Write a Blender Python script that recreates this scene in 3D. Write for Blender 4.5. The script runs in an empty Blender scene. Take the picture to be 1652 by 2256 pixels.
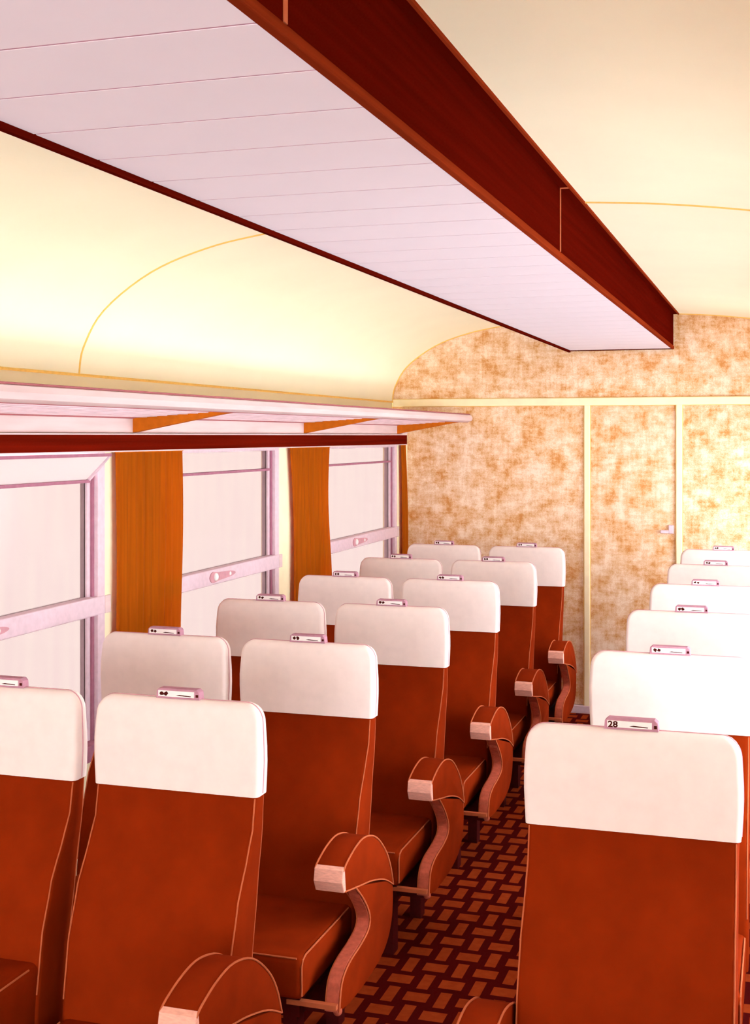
import bpy, bmesh, math, random
from mathutils import Vector

# ------------------------------------------------------------------ camera, world, light
SC = bpy.context.scene
COL = SC.collection
F_PX, W_PX = 2814.0, 1652.0
cam = bpy.data.cameras.new('camera')
cam.sensor_fit = 'HORIZONTAL'
cam.sensor_width = 36.0
cam.lens = 36.0 * F_PX / W_PX
cam.shift_y = -168.0 / W_PX
cam.clip_start = 0.05
cam_o = bpy.data.objects.new('camera', cam)
COL.objects.link(cam_o)
cam_o.location = (0, 0, 1.95)
cam_o.rotation_euler = (math.radians(90), 0, math.radians(17.68))
SC.camera = cam_o


def lin(c):
    c /= 255.0
    return c / 12.92 if c <= 0.04045 else ((c + 0.055) / 1.055) ** 2.4


def rgb(r, g, b):
    return (lin(r), lin(g), lin(b), 1.0)


SKY_STRENGTH = 18.5
world = bpy.data.worlds.new('overcast_sky')
SC.world = world
world.use_nodes = True
bgn = world.node_tree.nodes['Background']
bgn.inputs['Color'].default_value = rgb(240, 249, 255)
bgn.inputs['Strength'].default_value = SKY_STRENGTH
TROUGH_GLOW = 0.20
SC.view_settings.view_transform = 'Standard'
SC.view_settings.look = 'None'
SC.view_settings.gamma = 1.0
SC.view_settings.use_curve_mapping = False
SC.view_settings.exposure = 0.17


# ------------------------------------------------------------------ materials
def mat(name, col, rough=0.85, spec=0.08, var=0.05, scale=40.0, stretch=(1, 1, 1), bump=0.0):
    """Plain paint / cloth: base colour with a faint grain."""
    m = bpy.data.materials.new(name)
    m.use_nodes = True
    nt = m.node_tree
    b = nt.nodes['Principled BSDF']
    b.inputs['Roughness'].default_value = rough
    b.inputs['Specular IOR Level'].default_value = spec
    tc = nt.nodes.new('ShaderNodeTexCoord')
    mp = nt.nodes.new('ShaderNodeMapping')
    mp.inputs['Scale'].default_value = stretch
    nz = nt.nodes.new('ShaderNodeTexNoise')
    nz.inputs['Scale'].default_value = scale
    nz.inputs['Detail'].default_value = 4
    rp = nt.nodes.new('ShaderNodeValToRGB')
    c = rgb(*col)
    rp.color_ramp.elements[0].position = 0.3
    rp.color_ramp.elements[1].position = 0.7
    rp.color_ramp.elements[0].color = tuple(x * (1 - 2 * var) for x in c[:3]) + (1,)
    rp.color_ramp.elements[1].color = tuple(min(1, x * (1 + var)) for x in c[:3]) + (1,)
    nt.links.new(tc.outputs['Object'], mp.inputs['Vector'])
    nt.links.new(mp.outputs['Vector'], nz.inputs['Vector'])
    nt.links.new(nz.outputs['Fac'], rp.inputs['Fac'])
    nt.links.new(rp.outputs['Color'], b.inputs['Base Color'])
    if bump:
        bp = nt.nodes.new('ShaderNodeBump')
        bp.inputs['Strength'].default_value = bump
        bp.inputs['Distance'].default_value = 0.004
        nt.links.new(nz.outputs['Fac'], bp.inputs['Height'])
        nt.links.new(bp.outputs['Normal'], b.inputs['Normal'])
    return m


M = {}
M['seat'] = mat('rust_moquette', (131, 37, 5), var=0.08, scale=9.0)
M['seat'].node_tree.nodes['Principled BSDF'].inputs['Specular IOR Level'].default_value = 0.02
M['piping'] = mat('pale_piping', (188, 96, 60), var=0.05)
M['band'] = mat('mauve_edge_band', (180, 86, 64), var=0.12, scale=60)
M['cap'] = mat('pale_pink_cap', (236, 170, 150), var=0.08, scale=60, stretch=(1, 1, 4))
M['cover'] = mat('white_antimacassar', (240, 222, 215), var=0.02, scale=25)
M['hem'] = mat('mauve_hem', (206, 150, 158), var=0.05)
M['plate'] = mat('mauve_plate', (186, 134, 150), var=0.08)
M['plate_white'] = mat('white_insert', (250, 240, 236), var=0.02)
M['ink'] = mat('brown_ink', (70, 18, 12), var=0.05)
M['base'] = mat('dark_maroon_metal', (72, 8, 8), var=0.1, rough=0.6)
M['ceiling'] = mat('cream_ceiling', (250, 240, 209), var=0.015, scale=2.2)
M['joint'] = mat('golden_joint', (240, 194, 106), var=0.05)
M['cream'] = mat('cream_paint', (255, 236, 196), var=0.03, scale=14)
M['fascia'] = mat('dark_mahogany', (80, 10, 3), var=0.10, scale=6, stretch=(1, 0.15, 8))
M['fascia_lip'] = mat('mahogany_edge', (132, 46, 20), var=0.15, scale=8, stretch=(1, 0.1, 6))
M['pelmet'] = mat('brightened_mahogany', (98, 17, 5), var=0.14, scale=6, stretch=(1, 0.15, 10))  # fascia mahogany brightened in colour to offset the shade under the rack
M['curtain'] = mat('ochre_curtain', (206, 103, 8), var=0.07, scale=10, stretch=(6, 6, 0.25))
M['bracket'] = mat('ochre_bracket', (204, 106, 22), var=0.06)
M['rack'] = mat('pale_pink_enamel', (224, 196, 194), var=0.05, scale=30, stretch=(1, 0.1, 1))
M['rack_line'] = mat('mauve_bead', (170, 100, 104), var=0.05)
M['frame'] = mat('lavender_metal', (222, 194, 203), var=0.04, rough=0.5, spec=0.2)
M['gasket'] = mat('plum_gasket', (168, 110, 128), var=0.05)
M['slat_gap'] = mat('mauve_groove', (196, 150, 166), var=0.03)


for k_ in ('fascia', 'fascia_lip', 'pelmet'):
    M[k_].node_tree.nodes['Principled BSDF'].inputs['Specular IOR Level'].default_value = 0.0
M['rack_slat'] = mat('mauve_rack_slat', (222, 190, 196), var=0.08, scale=30, stretch=(1, 0.2, 1))


def frosted():
    m = bpy.data.materials.new('frosted_vent_glass')
    m.use_nodes = True
    nt = m.node_tree
    nt.nodes.remove(nt.nodes['Principled BSDF'])
    d = nt.nodes.new('ShaderNodeBsdfDiffuse')
    d.inputs['Color'].default_value = rgb(236, 222, 218)
    t = nt.nodes.new('ShaderNodeBsdfTranslucent')
    t.inputs['Color'].default_value = rgb(60, 54, 52)
    a = nt.nodes.new('ShaderNodeAddShader')
    nt.links.new(d.outputs[0], a.inputs[0])
    nt.links.new(t.outputs[0], a.inputs[1])
    nt.links.new(a.outputs[0], nt.nodes['Material Output'].inputs['Surface'])
    return m


M['frosted'] = frosted()


def mottled():
    m = bpy.data.materials.new('mottled_linen_panel')
    m.use_nodes = True
    nt = m.node_tree
    L = nt.links.new
    b = nt.nodes['Principled BSDF']
    b.inputs['Roughness'].default_value = 0.9
    b.inputs['Specular IOR Level'].default_value = 0.05
    tc = nt.nodes.new('ShaderNodeTexCoord')

    def noise(scale, stretch, detail=5, rough=0.6):
        mp = nt.nodes.new('ShaderNodeMapping')
        mp.inputs['Scale'].default_value = stretch
        n = nt.nodes.new('ShaderNodeTexNoise')
        n.inputs['Scale'].default_value = scale
        n.inputs['Detail'].default_value = detail
        n.inputs['Roughness'].default_value = rough
        L(tc.outputs['Object'], mp.inputs['Vector'])
        L(mp.outputs['Vector'], n.inputs['Vector'])
        return n.outputs['Fac']

    def mth(op, a, c, clamp=False):
        n = nt.nodes.new('ShaderNodeMath')
        n.operation = op
        n.use_clamp = clamp
        for i, v in enumerate((a, c)):
            if isinstance(v, (int, float)):
                n.inputs[i].default_value = v
            else:
                L(v, n.inputs[i])
        return n.outputs[0]
    blot = noise(10.5, (1.0, 1.0, 1.15), 6, 0.62)
    wh = noise(15, (0.55, 1.0, 3.2), 4)
    wv = noise(15, (3.2, 3.2, 0.45), 4)
    fine = noise(150, (1, 1, 1), 2)
    f = mth('ADD', mth('MULTIPLY', blot, 0.52), mth('MULTIPLY', wh, 0.16))
    f = mth('ADD', f, mth('MULTIPLY', wv, 0.16))
    f = mth('ADD', f, mth('MULTIPLY', fine, 0.20))
    rp = nt.nodes.new('ShaderNodeValToRGB')
    e = rp.color_ramp.elements
    e[0].position = 0.43
    e[0].color = rgb(247, 221, 197)
    e[1].position = 0.74
    e[1].color = rgb(204, 124, 44)
    for p, c in ((0.485, (236, 201, 168)), (0.55, (226, 180, 136)), (0.615, (210, 146, 86))):
        k = e.new(p)
        k.color = rgb(*c)
    L(f, rp.inputs['Fac'])
    L(rp.outputs['Color'], b.inputs['Base Color'])
    return m


M['mottled'] = mottled()


def carpet():
    m = bpy.data.materials.new('basket_weave_carpet')
    m.use_nodes = True
    nt = m.node_tree
    L = nt.links.new
    b = nt.nodes['Principled BSDF']
    b.inputs['Roughness'].default_value = 0.95
    b.inputs['Specular IOR Level'].default_value = 0.03
    tc = nt.nodes.new('ShaderNodeTexCoord')
    sp = nt.nodes.new('ShaderNodeSeparateXYZ')
    L(tc.outputs['Object'], sp.inputs[0])

    def mth(op, a, c=None):
        n = nt.nodes.new('ShaderNodeMath')
        n.operation = op
        for i, v in enumerate((a, c)):
            if v is None:
                continue
            if isinstance(v, (int, float)):
                n.inputs[i].default_value = v
            else:
                L(v, n.inputs[i])
        return n.outputs[0]
    u = mth('DIVIDE', mth('ADD', sp.outputs['X'], 10.0), 0.094)
    v = mth('DIVIDE', mth('ADD', sp.outputs['Y'], 10.0), 0.128)
    fu, fv = mth('FLOOR', u), mth('FLOOR', v)
    par = mth('MODULO', mth('ADD', fu, fv), 2.0)
    lu = mth('ABSOLUTE', mth('SUBTRACT', mth('SUBTRACT', u, fu), 0.5))
    lv = mth('ABSOLUTE', mth('SUBTRACT', mth('SUBTRACT', v, fv), 0.5))
    hh = mth('MULTIPLY', mth('LESS_THAN', lu, 0.45), mth('LESS_THAN', lv, 0.27))
    vv = mth('MULTIPLY', mth('LESS_THAN', lu, 0.22), mth('LESS_THAN', lv, 0.48))
    inv = mth('SUBTRACT', 1.0, par)
    mask = mth('ADD', mth('MULTIPLY', hh, inv), mth('MULTIPLY', vv, par))
    nz = nt.nodes.new('ShaderNodeTexNoise')
    nz.inputs['Scale'].default_value = 30
    L(tc.outputs['Object'], nz.inputs['Vector'])
    rp = nt.nodes.new('ShaderNodeValToRGB')
    rp.color_ramp.elements[0].color = rgb(132, 42, 11)
    rp.color_ramp.elements[1].color = rgb(164, 66, 25)
    L(nz.outputs['Fac'], rp.inputs['Fac'])
    mx = nt.nodes.new('ShaderNodeMix')
    mx.data_type = 'RGBA'
    L(mask, mx.inputs['Factor'])
    mx.inputs['A'].default_value = rgb(72, 4, 3)
    L(rp.outputs['Color'], mx.inputs['B'])
    L(mx.outputs['Result'], b.inputs['Base Color'])
    return m


M['carpet'] = carpet()


def diffuser():
    m = mat('backlit_diffuser', (198, 184, 190), var=0.02, scale=3)
    b = m.node_tree.nodes['Principled BSDF']
    b.inputs['Emission Color'].default_value = rgb(252, 236, 240)
    b.inputs['Emission Strength'].default_value = TROUGH_GLOW
    return m


M['diffuser'] = diffuser()


def pane(name, k):
    """Tinted window glass with faint diagonal streaks; k = share of light let through."""
    m = bpy.data.materials.new(name)
    m.use_nodes = True
    nt = m.node_tree
    L = nt.links.new
    nt.nodes.remove(nt.nodes['Principled BSDF'])
    out = nt.nodes['Material Output']
    tr = nt.nodes.new('ShaderNodeBsdfTransparent')
    gl = nt.nodes.new('ShaderNodeBsdfGlossy')
    gl.inputs['Roughness'].default_value = 0.15
    mx = nt.nodes.new('ShaderNodeMixShader')
    mx.inputs[0].default_value = 0.03
    tc = nt.nodes.new('ShaderNodeTexCoord')
    mp = nt.nodes.new('ShaderNodeMapping')
    mp.inputs['Rotation'].default_value = (math.radians(35), 0, 0)
    mp.inputs['Scale'].default_value = (1, 9, 1.2)
    nz = nt.nodes.new('ShaderNodeTexNoise')
    nz.inputs['Scale'].default_value = 2.0
    nz.inputs['Detail'].default_value = 4
    rp = nt.nodes.new('ShaderNodeValToRGB')
    rp.color_ramp.elements[0].position = 0.35
    rp.color_ramp.elements[0].color = (k[0] * 0.985, k[1] * 0.97, k[2] * 0.985, 1)
    rp.color_ramp.elements[1].position = 0.65
    rp.color_ramp.elements[1].color = (*k, 1)
    L(tc.outputs['Object'], mp.inputs['Vector'])
    L(mp.outputs['Vector'], nz.inputs['Vector'])
    L(nz.outputs['Fac'], rp.inputs['Fac'])
    L(rp.outputs['Color'], tr.inputs['Color'])
    L(tr.outputs[0], mx.inputs[1])
    L(gl.outputs[0], mx.inputs[2])
    L(mx.outputs[0], out.inputs['Surface'])
    return m


M['pane'] = pane('sky_dimming_glass', (0.239, 0.2045, 0.1915))  # invented tint, dims the strong sky seen through the left panes
M['clear'] = pane('clear_glass', (0.86, 0.86, 0.855))  # unseen right panes kept clearer so more sky light enters


# ------------------------------------------------------------------ geometry helpers
def box(bm, x0, x1, y0, y1, z0, z1, bev=0.0, seg=2):
    r = bmesh.ops.create_cube(bm, size=1.0)
    for v in r['verts']:
        v.co = Vector(((x0 + x1) / 2 + v.co.x * (x1 - x0), (y0 + y1) / 2 + v.co.y * (y1 - y0),
                       (z0 + z1) / 2 + v.co.z * (z1 - z0)))
    if bev:
        es = list({e for v in r['verts'] for e in v.link_edges})
        bmesh.ops.bevel(bm, geom=es, offset=bev, segments=seg, affect='EDGES', profile=0.5)
    return bm


def prism(bm, prof, a0, a1, axis='x', bev=0.0):
    """Extrude a closed outline. axis 'x': outline is (y, z); axis 'y': outline is (x, z)."""
    def co(p, a):
        return (a, p[0], p[1]) if axis == 'x' else (p[0], a, p[1])
    A = [bm.verts.new(co(p, a0)) for p in prof]
    B = [bm.verts.new(co(p, a1)) for p in prof]
    n = len(prof)
    fs = [bm.faces.new(A), bm.faces.new(list(reversed(B)))]
    for i in range(n):
        fs.append(bm.faces.new((A[(i + 1) % n], A[i], B[i], B[(i + 1) % n])))
    bmesh.ops.recalc_face_normals(bm, faces=fs)
    if bev:
        es = [e for e in fs[0].edges] + [e for e in fs[1].edges]
        bmesh.ops.bevel(bm, geom=es, offset=bev, segments=2, affect='EDGES', profile=0.5)
    return bm


def tube(bm, pts, r, n=6, closed=False):
    pts = [Vector(p) for p in pts]
    rings = []
    m = len(pts)
    up = Vector((0.31, 0.2, 0.93)).normalized()
    for i, p in enumerate(pts):
        if closed:
            d = pts[(i + 1) % m] - pts[i - 1]
        else:
            d = pts[min(i + 1, m - 1)] - pts[max(i - 1, 0)]
        d.normalize()
        a = d.cross(up)
        if a.length < 1e-3:
            a = d.cross(Vector((1, 0, 0)))
        a.normalize()
        b = d.cross(a)
        rings.append([bm.verts.new(p + r * (math.cos(2 * math.pi * k / n) * a + math.sin(2 * math.pi * k / n) * b))
                      for k in range(n)])
    rng = range(m) if closed else range(m - 1)
    for i in rng:
        R, S = rings[i], rings[(i + 1) % m]
        for k in range(n):
            bm.faces.new((R[k], R[(k + 1) % n], S[(k + 1) % n], S[k]))
    if not closed:
        bm.faces.new(list(reversed(rings[0])))
        bm.faces.new(rings[-1])
    return bm


def smooth_path(pts, sub=5, closed=False):
    """Catmull-Rom through 2-D or 3-D points."""
    P = [Vector(p) for p in pts]
    n = len(P)
    out = []
    last = n if closed else n - 1
    for i in range(last):
        if closed:
            p0, p1, p2, p3 = P[i - 1], P[i], P[(i + 1) % n], P[(i + 2) % n]
        else:
            p0, p1, p2, p3 = P[max(i - 1, 0)], P[i], P[i + 1], P[min(i + 2, n - 1)]
        for k in range(sub):
            t = k / sub
            out.append(0.5 * ((2 * p1) + (p2 - p0) * t + (2 * p0 - 5 * p1 + 4 * p2 - p3) * t * t
                              + (3 * p1 - p0 - 3 * p2 + p3) * t ** 3))
    if not closed:
        out.append(P[-1])
    return [tuple(p) for p in out]


def put(name, bm, material, parent=None, smooth=False, loc=None):
    bmesh.ops.recalc_face_normals(bm, faces=bm.faces[:])
    me = bpy.data.meshes.new(name)
    bm.to_mesh(me)
    bm.free()
    me.materials.append(M[material])
    if smooth:
        for p in me.polygons:
            p.use_smooth = True
        try:
            me.set_sharp_from_angle(angle=math.radians(40))
        except Exception:
            pass
    o = bpy.data.objects.new(name, me)
    COL.objects.link(o)
    if loc is not None:
        o.location = loc
    if parent is not None:
        o.parent = parent
    return o


def bx(name, material, x0, x1, y0, y1, z0, z1, parent=None, bev=0.0):
    return put(name, box(bmesh.new(), x0, x1, y0, y1, z0, z1, bev), material, parent)


def structure(o, label=None, cat=None):
    o['kind'] = 'structure'
    if label:
        o['label'] = label
    if cat:
        o['category'] = cat
    return o


def thing(name, label, cat, loc=(0, 0, 0), group=None):
    o = bpy.data.objects.new(name, None)
    COL.objects.link(o)
    o.empty_display_size = 0.1
    o.location = loc
    o['label'] = label
    o['category'] = cat
    if group:
        o['group'] = group
    return o


def empty_structure(name, label, cat):
    o = thing(name, label, cat)
    o['kind'] = 'structure'
    return o


# ------------------------------------------------------------------ the carriage shell
Y0, Y1 = -8.6, 9.0              # carriage lengthened and left open behind the camera for even frontal light
XL, XR = -2.62, 0.56            # inner faces of the window walls
CX = -1.03                      # centre line of the carriage

fl = bx('floor', 'carpet', -2.80, 0.74, Y0, Y1 + 0.1, -0.06, 0.0)
structure(fl, 'maroon carpet with a rust basket-weave brick pattern along the aisle', 'floor')

# ceiling: flat crown and two coves, panels over a golden backing that shows in the joints
left_prof = smooth_path([(-2.735, 2.20), (-2.715, 2.31), (-2.62, 2.46), (-2.41, 2.605), (-2.17, 2.69),
                         (-1.93, 2.735), (-1.60, 2.775), (-1.2, 2.80), (CX, 2.803)], 5)
full_prof = left_prof + [(2 * CX - x, z) for x, z in reversed(left_prof[:-1])]


def shell(prof, d):
    ce = Vector((CX, 1.6))
    res = []
    for p in prof:
        v = Vector(p)
        res.append(tuple(v + (v - ce).normalized() * d))
    return res


ceil = put('ceiling', prism(bmesh.new(), shell(full_prof, 0.012) + list(reversed(shell(full_prof, 0.05))), Y0, Y1 + 0.05, 'y'),
           'joint', smooth=True)
structure(ceil, 'cream vaulted ceiling with coved sides and thin golden panel joints', 'ceiling')
for a, b in ((Y0, -4.304), (-4.296, 0.146), (0.154, 4.596), (4.603, Y1)):
    put('panel', prism(bmesh.new(), full_prof + list(reversed(shell(full_prof, 0.011))), a, b, 'y'), 'ceiling', ceil, smooth=True)

for y in (0.15, 4.6):
    put('joint_bead', tube(bmesh.new(), [(x, y, z) for x, z in shell(full_prof, -0.001)], 0.0045), 'joint', ceil, smooth=True)

# window openings along the left wall: y ranges and heights
WZ0, WZ1 = 0.70, 1.90
WINS = [(2.93, 4.60), (4.98, 6.48), (7.02, 8.72)]
WINS_BACK = [(-8.2, -6.95), (-6.55, -4.95), (-4.6, -3.35), (-2.95, -1.35), (-0.95, 0.62), (0.98, 2.57)]  # unseen openings added beyond the view to let in more daylight


def window_wall(name, xin, sgn, wins, label):
    """Wall slab with openings; xin = inner face, sgn = direction of outside."""
    w = bmesh.new()
    xo = xin + sgn * 0.10
    x0, x1 = min(xin, xo), max(xin, xo)
    box(w, x0, x1, Y0, Y1, 0.498, WZ0)
    box(w, x0, x1, Y0, Y1, WZ1, 2.02)
    ys = [Y0] + [v for r in sorted(wins) for v in r] + [Y1]
    for i in range(0, len(ys), 2):
        box(w, x0, x1, ys[i], ys[i + 1], WZ0, WZ1)
    # the wall above the rack, set back under the cove
    a, b2 = xin + sgn * 0.115, xin + sgn * 0.20
    # backing of the dado
    box(w, min(xin + sgn * 0.012, xo), max(xin + sgn * 0.012, xo), Y0, Y1, 0.0, 0.498)
    o = structure(put(name, w, 'cream'), label, 'wall')
    put('frieze', box(bmesh.new(), min(a, b2), max(a, b2), Y0, Y1, 2.0, 2.25), 'ceiling', o)
    d = xin + sgn * 0.012
    pn = bmesh.new()
    box(pn, min(d, xin), max(d, xin), Y0, Y1, 0.01, 0.495)
    put('dado_panel', pn, 'mottled', o)
    return o


wall_left = window_wall('wall_left', XL, -1, WINS + WINS_BACK, 'cream window wall with a mottled dado below the sills')
WINS_RIGHT = WINS + WINS_BACK[:-1]  # unseen openings added for light; one left out to dim the front seats
wall_right = window_wall('wall_right', XR, 1, WINS_RIGHT, 'cream window wall opposite the curtained windows')

# golden cornice bead where the cove meets the wall
for nm, xx in (('trim_1', -2.728), ('trim_2', 2 * CX + 2.728)):
    o = put(nm, tube(bmesh.new(), [(xx, Y0, 2.198), (xx, Y1, 2.198)], 0.006), 'joint')
    structure(o, 'thin golden cornice bead under the ' + ('cove above the luggage rack' if nm == 'trim_1' else 'opposite cove'), 'trim')

# end wall
wall_end = put('wall_end', prism(bmesh.new(), [(-2.80, 0), (-2.80, 2.2)] + shell(full_prof, 0.03) + [(0.74, 2.2), (0.74, 0)],
                                 Y1 + 0.02, Y1 + 0.08, 'y'), 'cream')
structure(wall_end, 'end partition covered in mottled orange and cream panels', 'wall')
DX0, DX1 = -1.305, -0.675       # door between its two cream posts
put('panel', prism(bmesh.new(), [(-2.735, 2.215)] + full_prof[1:-1] + [(2 * CX + 2.735, 2.215)], Y1 + 0.004, Y1 + 0.019, 'y'),
    'mottled', wall_end)
bx('panel', 'mottled', -2.74, DX0 - 0.02, Y1 + 0.004, Y1 + 0.019, 0.06, 2.165, wall_end)
bx('panel', 'mottled', DX1 + 0.02, 0.68, Y1 + 0.004, Y1 + 0.019, 0.06, 2.165, wall_end)
door = structure(bx('door_1', 'mottled', DX0 + 0.02, DX1 - 0.02, Y1 + 0.006, Y1 + 0.019, 0.03, 2.165),
                 'mottled gangway door between two cream posts in the end partition', 'door')
hp = bmesh.new()
box(hp, -0.745, -0.712, Y1 - 0.012, Y1 + 0.006, 1.275, 1.335, 0.004)
box(hp, -0.80, -0.745, Y1 - 0.022, Y1 - 0.008, 1.278, 1.30, 0.004)
put('door_handle', hp, 'frame', door)
for nm, x in (('trim_3', DX0), ('trim_4', DX1)):
    o = put(nm, box(bmesh.new(), x - 0.021, x + 0.021, Y1 - 0.014, Y1 + 0.019, 0.0, 2.165, 0.006), 'cream')
    for sx in (-0.0225, 0.0225):
        put('edge_line', tube(bmesh.new(), [(x + sx, Y1 - 0.002, 0.0), (x + sx, Y1 - 0.002, 2.163)], 0.003), 'joint', o)
    structure(o, 'upright cream post %s the gangway door' % ('on the window side of' if nm == 'trim_3' else 'on the handle side of'), 'trim')
o = put('trim_5', box(bmesh.new(), -2.73, 0.66, Y1 - 0.016, Y1 + 0.019, 2.163, 2.217, 0.006), 'cream')
for z in (2.1625, 2.2175):
    put('edge_line', tube(bmesh.new(), [(-2.73, Y1 - 0.004, z), (0.66, Y1 - 0.004, z)], 0.003), 'joint', o)
structure(o, 'horizontal cream rail across the mottled end partition', 'trim')
o = put('trim_6', tube(bmesh.new(), [(x, Y1 - 0.004, z) for x, z in full_prof], 0.007), 'joint', smooth=True)
structure(o, 'thin golden edge bead where the vault meets the end partition', 'trim')
structure(bx('baseboard_end', 'frame', -2.6, 0.55, Y1 - 0.02, Y1 + 0.019, 0.0, 0.055, None, 0.004),
          'low lavender skirting along the foot of the end partition', 'baseboard')

# ------------------------------------------------------------------ windows
GX = XL - 0.035                 # glass plane


def make_window(name, y0, y1, label, xin=XL, sg=1, hopper=False, latch=True, glass='pane'):
    """Framed window; sg = +1 when the room is on the +x side."""
    w = empty_structure(name, label, 'window')
    w.location = (xin, (y0 + y1) / 2, WZ0)
    h = (y1 - y0) / 2
    zt = WZ1 - WZ0

    def B(nm, m, xa, xb, ya, yb, za, zb, par=w, bev=0.0):
        return bx(nm, m, min(sg * xa, sg * xb), max(sg * xa, sg * xb), ya, yb, za, zb, par, bev)
    # jambs with plum gasket and a slim inner bead
    for s in (-1, 1):
        e = s * h
        B('jamb', 'frame', -0.075, 0.006, min(e, e - s * 0.055), max(e, e - s * 0.055), 0, zt, bev=0.003)
        g = e - s * 0.055
        B('gasket', 'gasket', -0.06, -0.012, min(g, g - s * 0.014), max(g, g - s * 0.014), 0.03, zt - 0.03)
        g -= s * 0.014
        B('bead', 'frame', -0.055, -0.022, min(g, g - s * 0.022), max(g, g - s * 0.022), 0.03, zt - 0.03)
    ih = h - 0.091
    B('sill', 'gasket', -0.09, 0.03, -h, h, -0.035, 0.03, bev=0.004)
    B('head', 'frame', -0.075, 0.004, -h, h, zt - 0.03, zt, bev=0.003)
    zr0, zr1 = 1.23 - WZ0, 1.305 - WZ0
    zh = 1.768 - WZ0
    rail = B('mid_rail', 'frame', -0.055, 0.010, -h + 0.012, h - 0.004, zr0, zr1, bev=0.006)
    B('rail_stop', 'rack', -0.04, 0.008, h - 0.003, h + 0.045, zr0, zr1 - 0.003, bev=0.003)
    B('transom', 'gasket', -0.05, -0.015, -ih - 0.02, ih + 0.02, zh - 0.006, zh + 0.006)
    B('pane', glass, -0.037, -0.032, -ih, ih, 0.03, zr0 + 0.002)
    B('pane', glass, -0.037, -0.032, -ih, ih, zr1 - 0.002, zh - 0.006)
    if hopper:
        # hinged vent dropped inwards at the top
        top = zt - 0.028
        hp = bmesh.new()
        zb = zh + 0.004
        prism(hp, [(-0.035, zb), (-0.029, zb), (0.075, top), (0.069, top)], -ih, ih, 'y')
        v = put('hopper_pane', hp, 'frosted', w)
        for ya, yb in ((-ih - 0.014, -ih), (ih, ih + 0.014)):
            put('hopper_cheek', prism(bmesh.new(), [(-0.04, zb - 0.004), (-0.018, zb - 0.004), (0.08, top), (0.062, top)], ya, yb, 'y'), 'frame', v)
        bx('hopper_edge', 'gasket', 0.064, 0.08, -ih - 0.014, ih + 0.014, top - 0.004, top + 0.008, v)
    else:
        B('pane', glass, -0.037, -0.032, -ih, ih, zh + 0.006, zt - 0.03)
    if latch:
        zc = (zr0 + zr1) / 2
        lb = bmesh.new()
        prism(lb, [(y, z) for y, z in smooth_path([(-0.15, zc), (-0.12, zc + 0.026), (-0.05, zc + 0.02), (0.10, zc + 0.013),
                                                    (0.15, zc), (0.10, zc - 0.013), (-0.05, zc - 0.02), (-0.12, zc - 0.026)], 4, True)],
              0.010, 0.014, 'x')
        lt = put('latch_plate', lb, 'hem', rail)
        kb = bmesh.new()
        bmesh.ops.create_uvsphere(kb, u_segments=14, v_segments=8, radius=0.02)
        for v in kb.verts:
            v.co = Vector((0.014 + v.co.x * 0.6, -0.085 + v.co.y, zc + v.co.z))
        put('latch_knob', kb, 'plate_white', rail, smooth=True)
        kb = bmesh.new()
        bmesh.ops.create_uvsphere(kb, u_segments=12, v_segments=6, radius=0.011)
        for v in kb.verts:
            v.co = Vector((0.012 + v.co.x * 0.6, 0.085 + v.co.y, zc + v.co.z))
        put('latch_stud', kb, 'plate_white', rail, smooth=True)
    return w


make_window('window_1', *WINS[0], 'lavender-framed window with its top vent dropped inwards, before the broadest curtain', hopper=True)
make_window('window_2', *WINS[1], 'lavender-framed window between the two broad ochre curtains')
make_window('window_3', *WINS[2], 'lavender-framed window nearest the mottled end partition')
n = 4
for r in WINS_BACK:
    make_window('window_%d' % n, *r, 'unseen lavender-framed window added for daylight in the curtained wall before the seats', latch=False)['group'] = 'added windows before the seats'
    n += 1
for r in WINS_RIGHT:
    make_window('window_%d' % n, *r, 'unseen lavender-framed window added for daylight in the wall opposite the curtains', xin=XR, sg=-1, latch=False, glass='clear')['group'] = 'added windows opposite the curtains'
    n += 1

# ------------------------------------------------------------------ ceiling trough
TX0, TX1, TZ = -1.43, -0.712, 2.55
tr = thing('light_trough', 'long pink ribbed light trough with dark mahogany sides hung under the ceiling', 'light trough', (CX, Y0, TZ))


def tp(name, material, x0, x1, y0, y1, z0, z1, par=tr, bev=0.0):
    return bx(name, material, x0 - CX, x1 - CX, y0 - Y0, y1 - Y0, z0 - TZ, z1 - TZ, par, bev)


TY1 = Y1 - 0.02
tp('backing', 'slat_gap', TX0 + 0.013, TX1 - 0.015, Y0, TY1, TZ + 0.0012, TZ + 0.02)
edges = [TY1 - 0.012]
while edges[-1] > Y0 + 0.25:
    edges.append(edges[-1] - 0.25)
slat_me = None
for i in range(len(edges) - 1):
    a, b = edges[i + 1], edges[i]
    if slat_me is None:
        s0 = tp('slat', 'diffuser', TX0 + 0.012, TX1 - 0.014, 0 + Y0, 0.2420 + Y0, TZ, TZ + 0.0011)
        slat_me = s0.data
        s = s0
    else:
        s = bpy.data.objects.new('slat', slat_me)
        COL.objects.link(s)
        s.parent = tr
    s.location = (0, a - Y0 + 0.004, 0)
for a, b in ((Y0, 1.78), (1.795, 4.278), (4.294, TY1)):
    tp('fascia_panel', 'fascia', TX1 - 0.014, TX1, a, b, TZ + 0.016, 2.797)
    tp('side_panel', 'fascia', TX0, TX0 + 0.014, a, b, TZ + 0.016, 2.775)
for y in (1.78, 4.278):
    tp('joint_strip', 'piping', TX1 - 0.012, TX1 + 0.002, y, y + 0.015, TZ + 0.02, 2.797)
    tp('joint_strip', 'piping', TX1, TX1 + 0.032, y, y + 0.015, 2.782, 2.786)
tp('bottom_lip', 'fascia_lip', TX1 - 0.014, TX1 + 0.006, Y0, TY1, TZ - 0.004, TZ + 0.016, bev=0.003)
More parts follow.
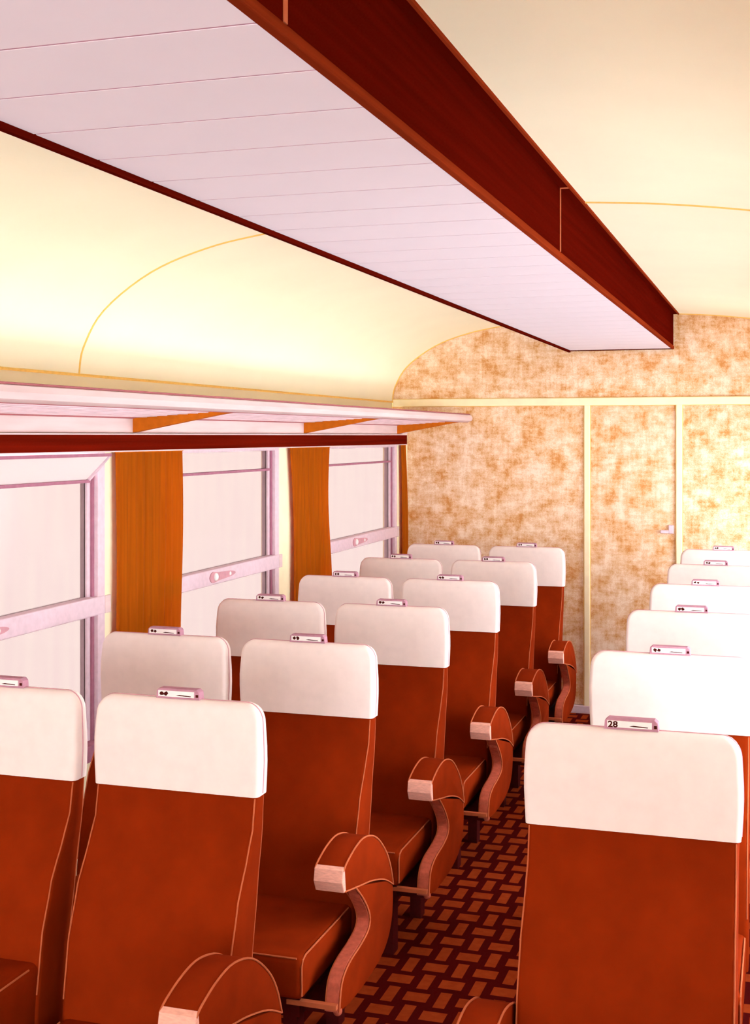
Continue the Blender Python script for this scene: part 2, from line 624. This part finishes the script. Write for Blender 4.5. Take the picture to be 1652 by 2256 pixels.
tp('bottom_lip', 'fascia', TX0 - 0.006, TX0 + 0.012, Y0, TY1, TZ - 0.014, TZ + 0.016, bev=0.003)
tp('top_flange', 'fascia', TX1 - 0.014, TX1 + 0.036, Y0, TY1, 2.784, 2.797)
tp('top_bead', 'fascia_lip', TX1 + 0.03, TX1 + 0.038, Y0, TY1, 2.780, 2.798)
tp('end_strip', 'fascia', TX0, TX1, TY1 - 0.012, TY1, TZ - 0.006, TZ + 0.014)

# ------------------------------------------------------------------ luggage rack and pelmet
RY0, RY1 = 1.2, 8.965
rk = thing('luggage_rack', 'pale pink overhead luggage rack with rounded rail on ochre brackets', 'luggage rack', (XL, RY0, 1.96))


def rp_(name, material, x0, x1, y0, y1, z0, z1, bev=0.0):
    return bx(name, material, x0 - XL, x1 - XL, y0 - RY0, y1 - RY0, z0 - 1.96, z1 - 1.96, rk, bev)


# bull-nosed front rail with a tapering rounded far end
rb = bmesh.new()
nose = [(-2.165, 2.050), (-2.135, 2.046), (-2.112, 2.056), (-2.106, 2.076), (-2.116, 2.096), (-2.14, 2.104), (-2.165, 2.104)]
ys = [RY0] + [RY1 - 0.10, RY1 - 0.05, RY1 - 0.02, RY1]
sc = [1, 1, 0.93, 0.75, 0.35]
rings = []
for y, k in zip(ys, sc):
    rings.append([rb.verts.new((-2.165 + (x + 2.165) * (0.3 + 0.7 * k) - XL, y - RY0, 2.078 + (z - 2.078) * k - 1.96)) for x, z in nose])
for A, B in zip(rings[:-1], rings[1:]):
    for i in range(len(nose)):
        j = (i + 1) % len(nose)
        rb.faces.new((A[i], A[j], B[j], B[i]))
rb.faces.new(rings[0])
rb.faces.new(list(reversed(rings[-1])))
put('front_rail', rb, 'rack', rk, smooth=True)
put('rail_line', tube(bmesh.new(), [(-2.125 - XL, 0, 0.1425), (-2.125 - XL, RY1 - RY0 - 0.07, 0.1425)], 0.0035), 'rack_line', rk)
put('rail_line', tube(bmesh.new(), [(-2.14 - XL, 0, 0.087), (-2.14 - XL, RY1 - RY0 - 0.07, 0.087)], 0.0035), 'rack_line', rk)
for i in range(9):
    x = -2.555 + i * 0.047
    z = 2.024 + (x + 2.60) / 0.44 * 0.028
    rp_('shelf_slat', 'rack_slat', x - 0.014, x + 0.014, RY0, RY1 - 0.03, z, z + 0.009)
rp_('back_panel', 'rack', XL, XL + 0.012, RY0, RY1, 1.962, 2.028)
put('rail_line', tube(bmesh.new(), [(0.018, 0, 0.065), (0.018, RY1 - RY0, 0.065)], 0.003), 'rack_line', rk)
bk = bmesh.new()
prism(bk, [(0.012, 0.004), (0.012, 0.064), (0.455, 0.094), (0.49, 0.090), (0.40, 0.076)], -0.02, 0.02, 'y')
b0 = put('bracket', bk, 'bracket', rk)
for i, y in enumerate((2.85, 4.84, 6.86, 8.72)):
    o = b0 if i == 0 else bpy.data.objects.new('bracket', b0.data)
    if i:
        COL.objects.link(o)
        o.parent = rk
    o.location = (0, y - RY0, 0)

pm = thing('curtain_pelmet', 'long dark mahogany pelmet rail above the windows and curtains', 'pelmet', (XL, RY0, 1.884))
PY1 = 8.84
bx('board', 'pelmet', 0.025, 0.045, 0, PY1 - RY0, 0.005, 0.070, pm)
bx('top_edge', 'rack', 0.0, 0.047, 0, PY1 - RY0, 0.070, 0.0755, pm)
bx('bottom_edge', 'rack', 0.024, 0.047, 0, PY1 - RY0, 0.0, 0.005, pm)
bx('return_end', 'pelmet', 0.0, 0.025, PY1 - RY0 - 0.02, PY1 - RY0, 0.0, 0.070, pm)


# ------------------------------------------------------------------ curtains
def curtain(label, y0, y1, wl, wr, pleats):
    """Pleated cloth; wl / wr = sideways sway of the two edges from top to hem."""
    bm = bmesh.new()
    NU, NV = pleats * 8, 26
    zt, zb = 1.886, 0.74
    grid = []
    for j in range(NV + 1):
        t = j / NV
        a = y0 + wl(t)
        b = y1 + wr(t)
        row = []
        for i in range(NU + 1):
            u = i / NU
            ph = 2 * math.pi * pleats * u + 0.5 * math.sin(3 * t + u * 9)
            row.append(bm.verts.new((0.008 * math.sin(ph) * (0.6 + 0.4 * t) + 0.002 * math.sin(2.3 * ph), a + (b - a) * u - (y0 + y1) / 2,
                                     zt + (zb - zt) * t - zb)))
        grid.append(row)
    for j in range(NV):
        for i in range(NU):
            bm.faces.new((grid[j][i], grid[j][i + 1], grid[j + 1][i + 1], grid[j + 1][i]))
    bmesh.ops.solidify(bm, geom=bm.faces[:], thickness=0.003)
    root = thing('curtain', label, 'curtain', (XL + 0.0215, (y0 + y1) / 2, zb), 'ochre curtains between the windows')
    put('cloth', bm, 'curtain', root, smooth=True)
    hb = bmesh.new()
    box(hb, -0.006, 0.004, y0 - (y0 + y1) / 2, y1 - (y0 + y1) / 2, zt - zb - 0.006, zt - zb)
    put('heading_tape', hb, 'curtain', root)
    return root


curtain('broadest ochre curtain, between the window with the dropped vent and the next', 4.655, 5.27,
        lambda t: 0.004 * math.sin(5 * t), lambda t: 0.012 * math.sin(6 * t), 9)
curtain('ochre curtain hanging between the second and third windows before the end partition', 6.60, 7.25,
        lambda t: 0.05 * math.sin(min(1, t * 2) * 1.57), lambda t: -0.03 * math.sin(t * 6.3) + 0.03 * t, 8)
curtain('narrow ochre curtain in the corner against the mottled end partition', 8.765, 8.885,
        lambda t: 0.03 * t, lambda t: 0.085 * math.sin(min(1, t * 1.6) * 1.57), 3)

# ------------------------------------------------------------------ seats
TOP = 1.225
FRONT = [(1.225, -0.040), (1.115, -0.052), (0.985, -0.052), (0.90, -0.068), (0.83, -0.108), (0.74, -0.163), (0.60, -0.212), (0.42, -0.24), (0.30, -0.245)]
BACK = [(1.225, 0.004), (1.0, 0.012), (0.90, 0.004), (0.75, -0.03), (0.55, -0.07), (0.30, -0.085)]


def ip(tab, z):
    if z >= tab[0][0]:
        return tab[0][1]
    for (za, ya), (zb, yb) in zip(tab[:-1], tab[1:]):
        if z >= zb:
            t = (za - z) / (za - zb)
            t = t * t * (3 - 2 * t) * 0.35 + t * 0.65
            return ya + (yb - ya) * t
    return tab[-1][1]


def back_ring(z, w, grow=0.0, r_top=0.05):
    """Rounded-rectangle slice of the backrest at height z: list of (x, y)."""
    top = TOP + grow
    hw = w / 2 + grow
    # gentle bulge at the headrest
    hw += 0.006 * math.exp(-((z - 1.09) / 0.09) ** 2)
    yf, yb = ip(FRONT, z) - grow, ip(BACK, z) + grow
    k = z - (top - r_top)
    if k > 0:
        q = min(1.0, k / r_top)
        hw -= r_top * (1 - math.sqrt(max(0, 1 - q * q))) * 0.9
        rt = 0.022
        k2 = z - (top - rt)
        if k2 > 0:
            q2 = min(1.0, k2 / rt)
            sh = rt * (1 - math.sqrt(max(0, 1 - q2 * q2))) * 0.8
            yf += sh
            yb -= sh
    c = min(0.014, (yb - yf) * 0.4)
    pts = []
    for sx, sy, ang in ((1, -1, -90), (1, 1, 0), (-1, 1, 90), (-1, -1, 180)):
        cxx = sx * (hw - c)
        cyy = (yf + c) if sy < 0 else (yb - c)
        for a in (0, 30, 60, 90):
            t = math.radians(ang + a)
            pts.append((cxx + c * math.cos(t), cyy + c * math.sin(t)))
    return pts


def loft_back(w, zs, grow=0.0, cap_bottom=True):
    bm = bmesh.new()
    rings = [[bm.verts.new((x, y, z)) for x, y in back_ring(z, w, grow)] for z in zs]
    for A, B in zip(rings[:-1], rings[1:]):
        n_ = len(A)
        for i in range(n_):
            j = (i + 1) % n_
            bm.faces.new((A[i], A[j], B[j], B[i]))
    bm.faces.new(rings[-1])
    if cap_bottom:
        bm.faces.new(list(reversed(rings[0])))
    return bm


# armrest outlines in (y, z)
PAD_TOP = [(-0.615, 0.655), (-0.585, 0.672), (-0.50, 0.694), (-0.41, 0.697), (-0.30, 0.665), (-0.20, 0.595), (-0.14, 0.525), (-0.105, 0.448)]
PAD_LOW = [(-0.105, 0.448), (-0.20, 0.495), (-0.33, 0.535), (-0.45, 0.560), (-0.55, 0.580), (-0.605, 0.592)]
PAN_FRONT = [(-0.50, 0.572), (-0.41, 0.50), (-0.355, 0.435), (-0.365, 0.395), (-0.44, 0.375), (-0.56, 0.360), (-0.625, 0.325), (-0.645, 0.25)]
PAN_BACK = [(-0.55, 0.236), (-0.40, 0.236), (-0.26, 0.248), (-0.17, 0.275), (-0.115, 0.33), (-0.10, 0.40), (-0.105, 0.462)]

SEAT_NO = 0


def make_armrest(root, xin, sgn, dy=0.0, dz=0.0):
    """Aisle armrest; xin = inner face, sgn = direction of the aisle."""
    xo = xin + sgn * 0.09
    a, b = min(xin, xo), max(xin, xo)

    def sh(pts):
        return [(y + dy, z + dz) for y, z in pts]
    top = sh(smooth_path(PAD_TOP, 4))
    low = sh(smooth_path(PAD_LOW, 4))
    pad = put('armrest', prism(bmesh.new(), top + low[1:-1] + low[-1:], a, b, 'x', 0.006), 'seat', root, smooth=True)
    # pale end cap on the nose
    cp = bmesh.new()
    n0, n1 = sh([(-0.615, 0.655)])[0], sh([(-0.605, 0.592)])[0]
    prism(cp, [(n0[0] - 0.004, n0[1] + 0.003), (n0[0] + 0.012, n0[1] + 0.010), (n1[0] + 0.012, n1[1] - 0.003), (n1[0] - 0.004, n1[1] - 0.002),
               (n0[0] - 0.012, (n0[1] + n1[1]) / 2)], a - 0.001, b + 0.001, 'x', 0.003)
    put('end_cap', cp, 'cap', pad)
    for x in (a, b):
        put('piping', tube(bmesh.new(), [(x, y, z) for y, z in top], 0.0028), 'piping', pad)
    put('piping', tube(bmesh.new(), [(xo, y, z) for y, z in low], 0.0025), 'piping', pad)
    # curved side panel with a mauve front band
    pf = sh(smooth_path(PAN_FRONT, 4))
    pb = sh(smooth_path(PAN_BACK, 4))
    xpi = xo - sgn * 0.046
    pa, pbx = min(xo - sgn * 0.002, xpi), max(xo - sgn * 0.002, xpi)
    panel = put('arm_panel', prism(bmesh.new(), pf + pb, pa, pbx, 'x', 0.003), 'seat', root, smooth=True)
    bd = bmesh.new()
    ring = []
    for i, (y, z) in enumerate(pf):
        y2, z2 = pf[min(i + 1, len(pf) - 1)]
        y1, z1 = pf[max(i - 1, 0)]
        t = Vector((y2 - y1, z2 - z1)).normalized()
        nrm = Vector((t.y, -t.x)) * -1
        if nrm.x > 0 and i < 3:
            nrm = -nrm
        o_ = Vector((y, z)) + nrm * 0.003
        i_ = Vector((y, z)) - nrm * 0.006
        ring.append([bd.verts.new((xx, q.x, q.y)) for xx, q in ((pa + 0.004, i_), (pa + 0.004, o_), (pbx - 0.004, o_), (pbx - 0.004, i_))])
    for A, B in zip(ring[:-1], ring[1:]):
        for i in range(4):
            j = (i + 1) % 4
            bd.faces.new((A[i], A[j], B[j], B[i]))
    bd.faces.new(ring[0])
    bd.faces.new(list(reversed(ring[-1])))
    put('edge_band', bd, 'band', panel)
    for x in (pa, pbx):
        put('piping', tube(bmesh.new(), [(x, y, z) for y, z in pf], 0.0028), 'piping', panel)
    ft = bmesh.new()
    bmesh.ops.create_uvsphere(ft, u_segments=10, v_segments=6, radius=0.014)
    for v in ft.verts:
        v.co = Vector((xo - sgn * 0.012 + v.co.x, -0.632 + dy + v.co.y, 0.247 + dz + v.co.z))
    put('foot_cap', ft, 'band', panel, smooth=True)


def make_seat(w, arm, label, group, ctop=0.415, arm_d=(0, 0)):
    root = thing('railway_seat', label, 'seat', group=group)
    h = w / 2
    zs = [0.30, 0.36, 0.42, 0.48, 0.54, 0.60, 0.66, 0.71, 0.75, 0.79, 0.83, 0.86, 0.90, 0.94, 0.985, 1.03, 1.08, 1.13, 1.17]
    zs += [TOP - 0.05 + 0.05 * math.sin(math.radians(a)) for a in (10, 25, 40, 55, 68, 78, 85, 89)]
    back = put('backrest', loft_back(w, zs), 'seat', root, smooth=True)
    pz = [0.98 - i * 0.04 for i in range(14)]
    for s in (-1, 1):
        put('piping', tube(bmesh.new(), [(s * (h - 0.004), ip(FRONT, z) + 0.003, z) for z in pz], 0.0022), 'piping', back)
    for s in (-1, 1):
        put('piping', tube(bmesh.new(), [(s * (h - 0.003), ip(BACK, z) - 0.004, z) for z in pz], 0.0020), 'piping', back)
    # white cover over the head of the backrest
    g = 0.005
    cz = [0.985, 1.03, 1.07, 1.11, 1.15]
    cz += [TOP + g - 0.05 + 0.05 * math.sin(math.radians(a)) for a in (2, 12, 25, 40, 55, 68, 78, 85, 89)]
    cov = put('headrest_cover', loft_back(w, cz, g), 'cover', root, smooth=True)
    rim = []
    for z in [0.99 + i * 0.03 for i in range(7)] + cz[5:]:
        rg = back_ring(z, w, g)
        yb = ip(BACK, min(z, 1.2)) * 0.5 + ip(FRONT, min(z, 1.2)) * 0.5
        rim.append((max(p[0] for p in rg), yb, z))
    path = rim + [(-x, y, z) for x, y, z in reversed(rim)]
    put('hem_line', tube(bmesh.new(), path, 0.0022, 5), 'hem', cov)
    # cushion
    cw = h - 0.006
    cus = put('seat_cushion', box(bmesh.new(), -cw, cw, -0.69, -0.20, 0.285, ctop, 0.022, 3), 'seat', root, smooth=True)
    put('piping', tube(bmesh.new(), [(-cw + 0.02, -0.686, ctop - 0.006), (cw - 0.02, -0.686, ctop - 0.006)], 0.0028), 'piping', cus)
    for s in (-1, 1):
        x = s * (cw - 0.004)
        put('piping', tube(bmesh.new(), [(x, -0.684, 0.30), (x, -0.684, ctop - 0.03), (x, -0.675, ctop - 0.012), (x, -0.65, ctop - 0.004),
                                         (x, -0.26, ctop - 0.004)], 0.0028), 'piping', cus)
    # base
    fr = bmesh.new()
    box(fr, -cw + 0.02, cw - 0.02, -0.66, -0.12, 0.225, 0.285)
    base = put('base_frame', fr, 'base', root)
    for sx in (-1, 1):
        for y in (-0.58, -0.20):
            bx('leg', 'base', sx * (cw - 0.07) - 0.022, sx * (cw - 0.07) + 0.022, y - 0.03, y + 0.03, 0.0, 0.225, root)
    if arm:
        xin = arm * (h + 0.006)
        xb = sorted((arm * (cw - 0.06), arm * (h + 0.09)))
        put('front_bar', box(bmesh.new(), xb[0], xb[1], -0.665, -0.645, 0.262, 0.276), 'piping', root)
        xs = sorted((arm * (cw - 0.02), arm * (h + 0.07)))
        bx('side_rail', 'base', xs[0], xs[1], -0.62, -0.18, 0.23, 0.262, root)
        make_armrest(root, xin, arm, *arm_d)
    # number plate on the crown
    pw, ph = 0.066, 0.028
    pb_ = bmesh.new()
    zp = TOP + 0.004
    prism(pb_, [(-pw, zp), (pw, zp), (pw - 0.002, zp + ph * 0.75), (pw - 0.010, zp + ph), (-pw + 0.010, zp + ph), (-pw + 0.002, zp + ph * 0.75)],
          -0.034, -0.004, 'y', 0.002)
    plate = put('number_plate', pb_, 'plate', root)
    ins = bmesh.new()
    box(ins, -pw + 0.008, pw - 0.016, -0.0362, -0.033, zp + 0.006, zp + ph - 0.006)
    put('insert', ins, 'plate_white', plate)
    st = bmesh.new()
    box(st, pw - 0.011, pw - 0.004, -0.0362, -0.033, zp + 0.008, zp + 0.015)
    put('stud', st, 'ink', plate)
    return root


def plate_marks(root, seed, text=None):
    """Dark printed marks on the white insert of one seat's plate."""
    plate = next(c for c in root.children if c.name.startswith('number_plate'))
    zp = TOP + 0.004
    yf = -0.0366
    if text:
        cu = bpy.data.curves.new('numerals', 'FONT')
        cu.body = text
        cu.size = 0.024
        cu.extrude = 0.0002
        cu.offset = 0.0007
        to = bpy.data.objects.new('tmp', cu)
        COL.objects.link(to)
        bpy.context.view_layer.update()
        me = bpy.data.meshes.new_from_object(to.evaluated_get(bpy.context.evaluated_depsgraph_get()))
        bpy.data.objects.remove(to)
        for v in me.vertices:
            x, y, z = v.co
            v.co = (-0.056 + x, yf - z, zp + 0.0065 + y * 0.86)
        me.materials.clear()
        me.materials.append(M['ink'])
        o = bpy.data.objects.new('numerals', me)
        COL.objects.link(o)
        o.parent = plate
    else:
        rnd = random.Random(seed)
        bm = bmesh.new()
        for k in range(2):
            cx_ = -0.047 + k * 0.013
            n_ = 9
            pr = [(cx_ + (0.0065 + rnd.uniform(-0.0025, 0.001)) * math.cos(2 * math.pi * i / n_),
                   zp + 0.0145 + (0.0065 + rnd.uniform(-0.003, 0.001)) * math.sin(2 * math.pi * i / n_)) for i in range(n_)]
            prism(bm, pr, yf - 0.0003, yf + 0.0005, 'y')
        put('numerals', bm, 'ink', plate)
    bm = bmesh.new()
    prism(bm, [(-0.004, zp + 0.0105), (0.006, zp + 0.0095), (0.04, zp + 0.0085), (0.041, zp + 0.0105), (0.006, zp + 0.0125)], yf - 0.0003, yf + 0.0005, 'y')
    put('dash_mark', bm, 'ink', plate)


def copy_tree(o, parent=None):
    c = o.copy()
    COL.objects.link(c)
    if parent is not None:
        c.parent = parent
    for ch in o.children:
        copy_tree(ch, c)
    return c


ORD = ['sixth', 'fifth', 'fourth', 'third', 'second', 'first']
G1, G2, G3 = 'aisle seats of the pairs by the windows', 'window seats by the curtains', 'seats across the aisle'


def lab(kind, i):
    row = ORD[i] + ' row from end partition'
    if kind == 0:
        return 'rust white-topped seat with aisle armrest, window-side pair, ' + row
    if kind == 1:
        return 'rust white-topped seat right beside the windows, ' + row
    return 'rust white-topped seat across the aisle from windows, ' + row


pA = make_seat(0.478, 1, lab(0, 0), G1)
pB = make_seat(0.48, 0, lab(1, 1), G2)
pB0 = make_seat(0.48, 0, lab(1, 0), G2, ctop=0.54)
pC = make_seat(0.505, -1, lab(2, 0), G3, arm_d=(0.12, -0.075))
rowsL = [3.2, 4.2, 5.2, 6.2, 7.2, 8.2]
rowsR = [3.2, 4.33, 5.38, 6.36, 7.36, 8.33]
seats = []
for i in range(6):
    for kind, proto, cx_, rows in ((0, pA, -1.576, rowsL), (1, pB0 if i == 0 else pB, -2.128, rowsL), (2, pC, -0.352, rowsR)):
        use_proto = (i == 0) or (kind == 1 and i == 1)
        s = proto if use_proto else copy_tree(proto)
        seats.append((s, kind, i, cx_, rows[i]))
for s, kind, i, cx_, y in seats:
    s.location = (cx_, y, 0)
    s['label'] = lab(kind, i)
    plate_marks(s, 10 * i + kind, '28' if (kind == 2 and i == 0) else None)
bpy.context.view_layer.update()
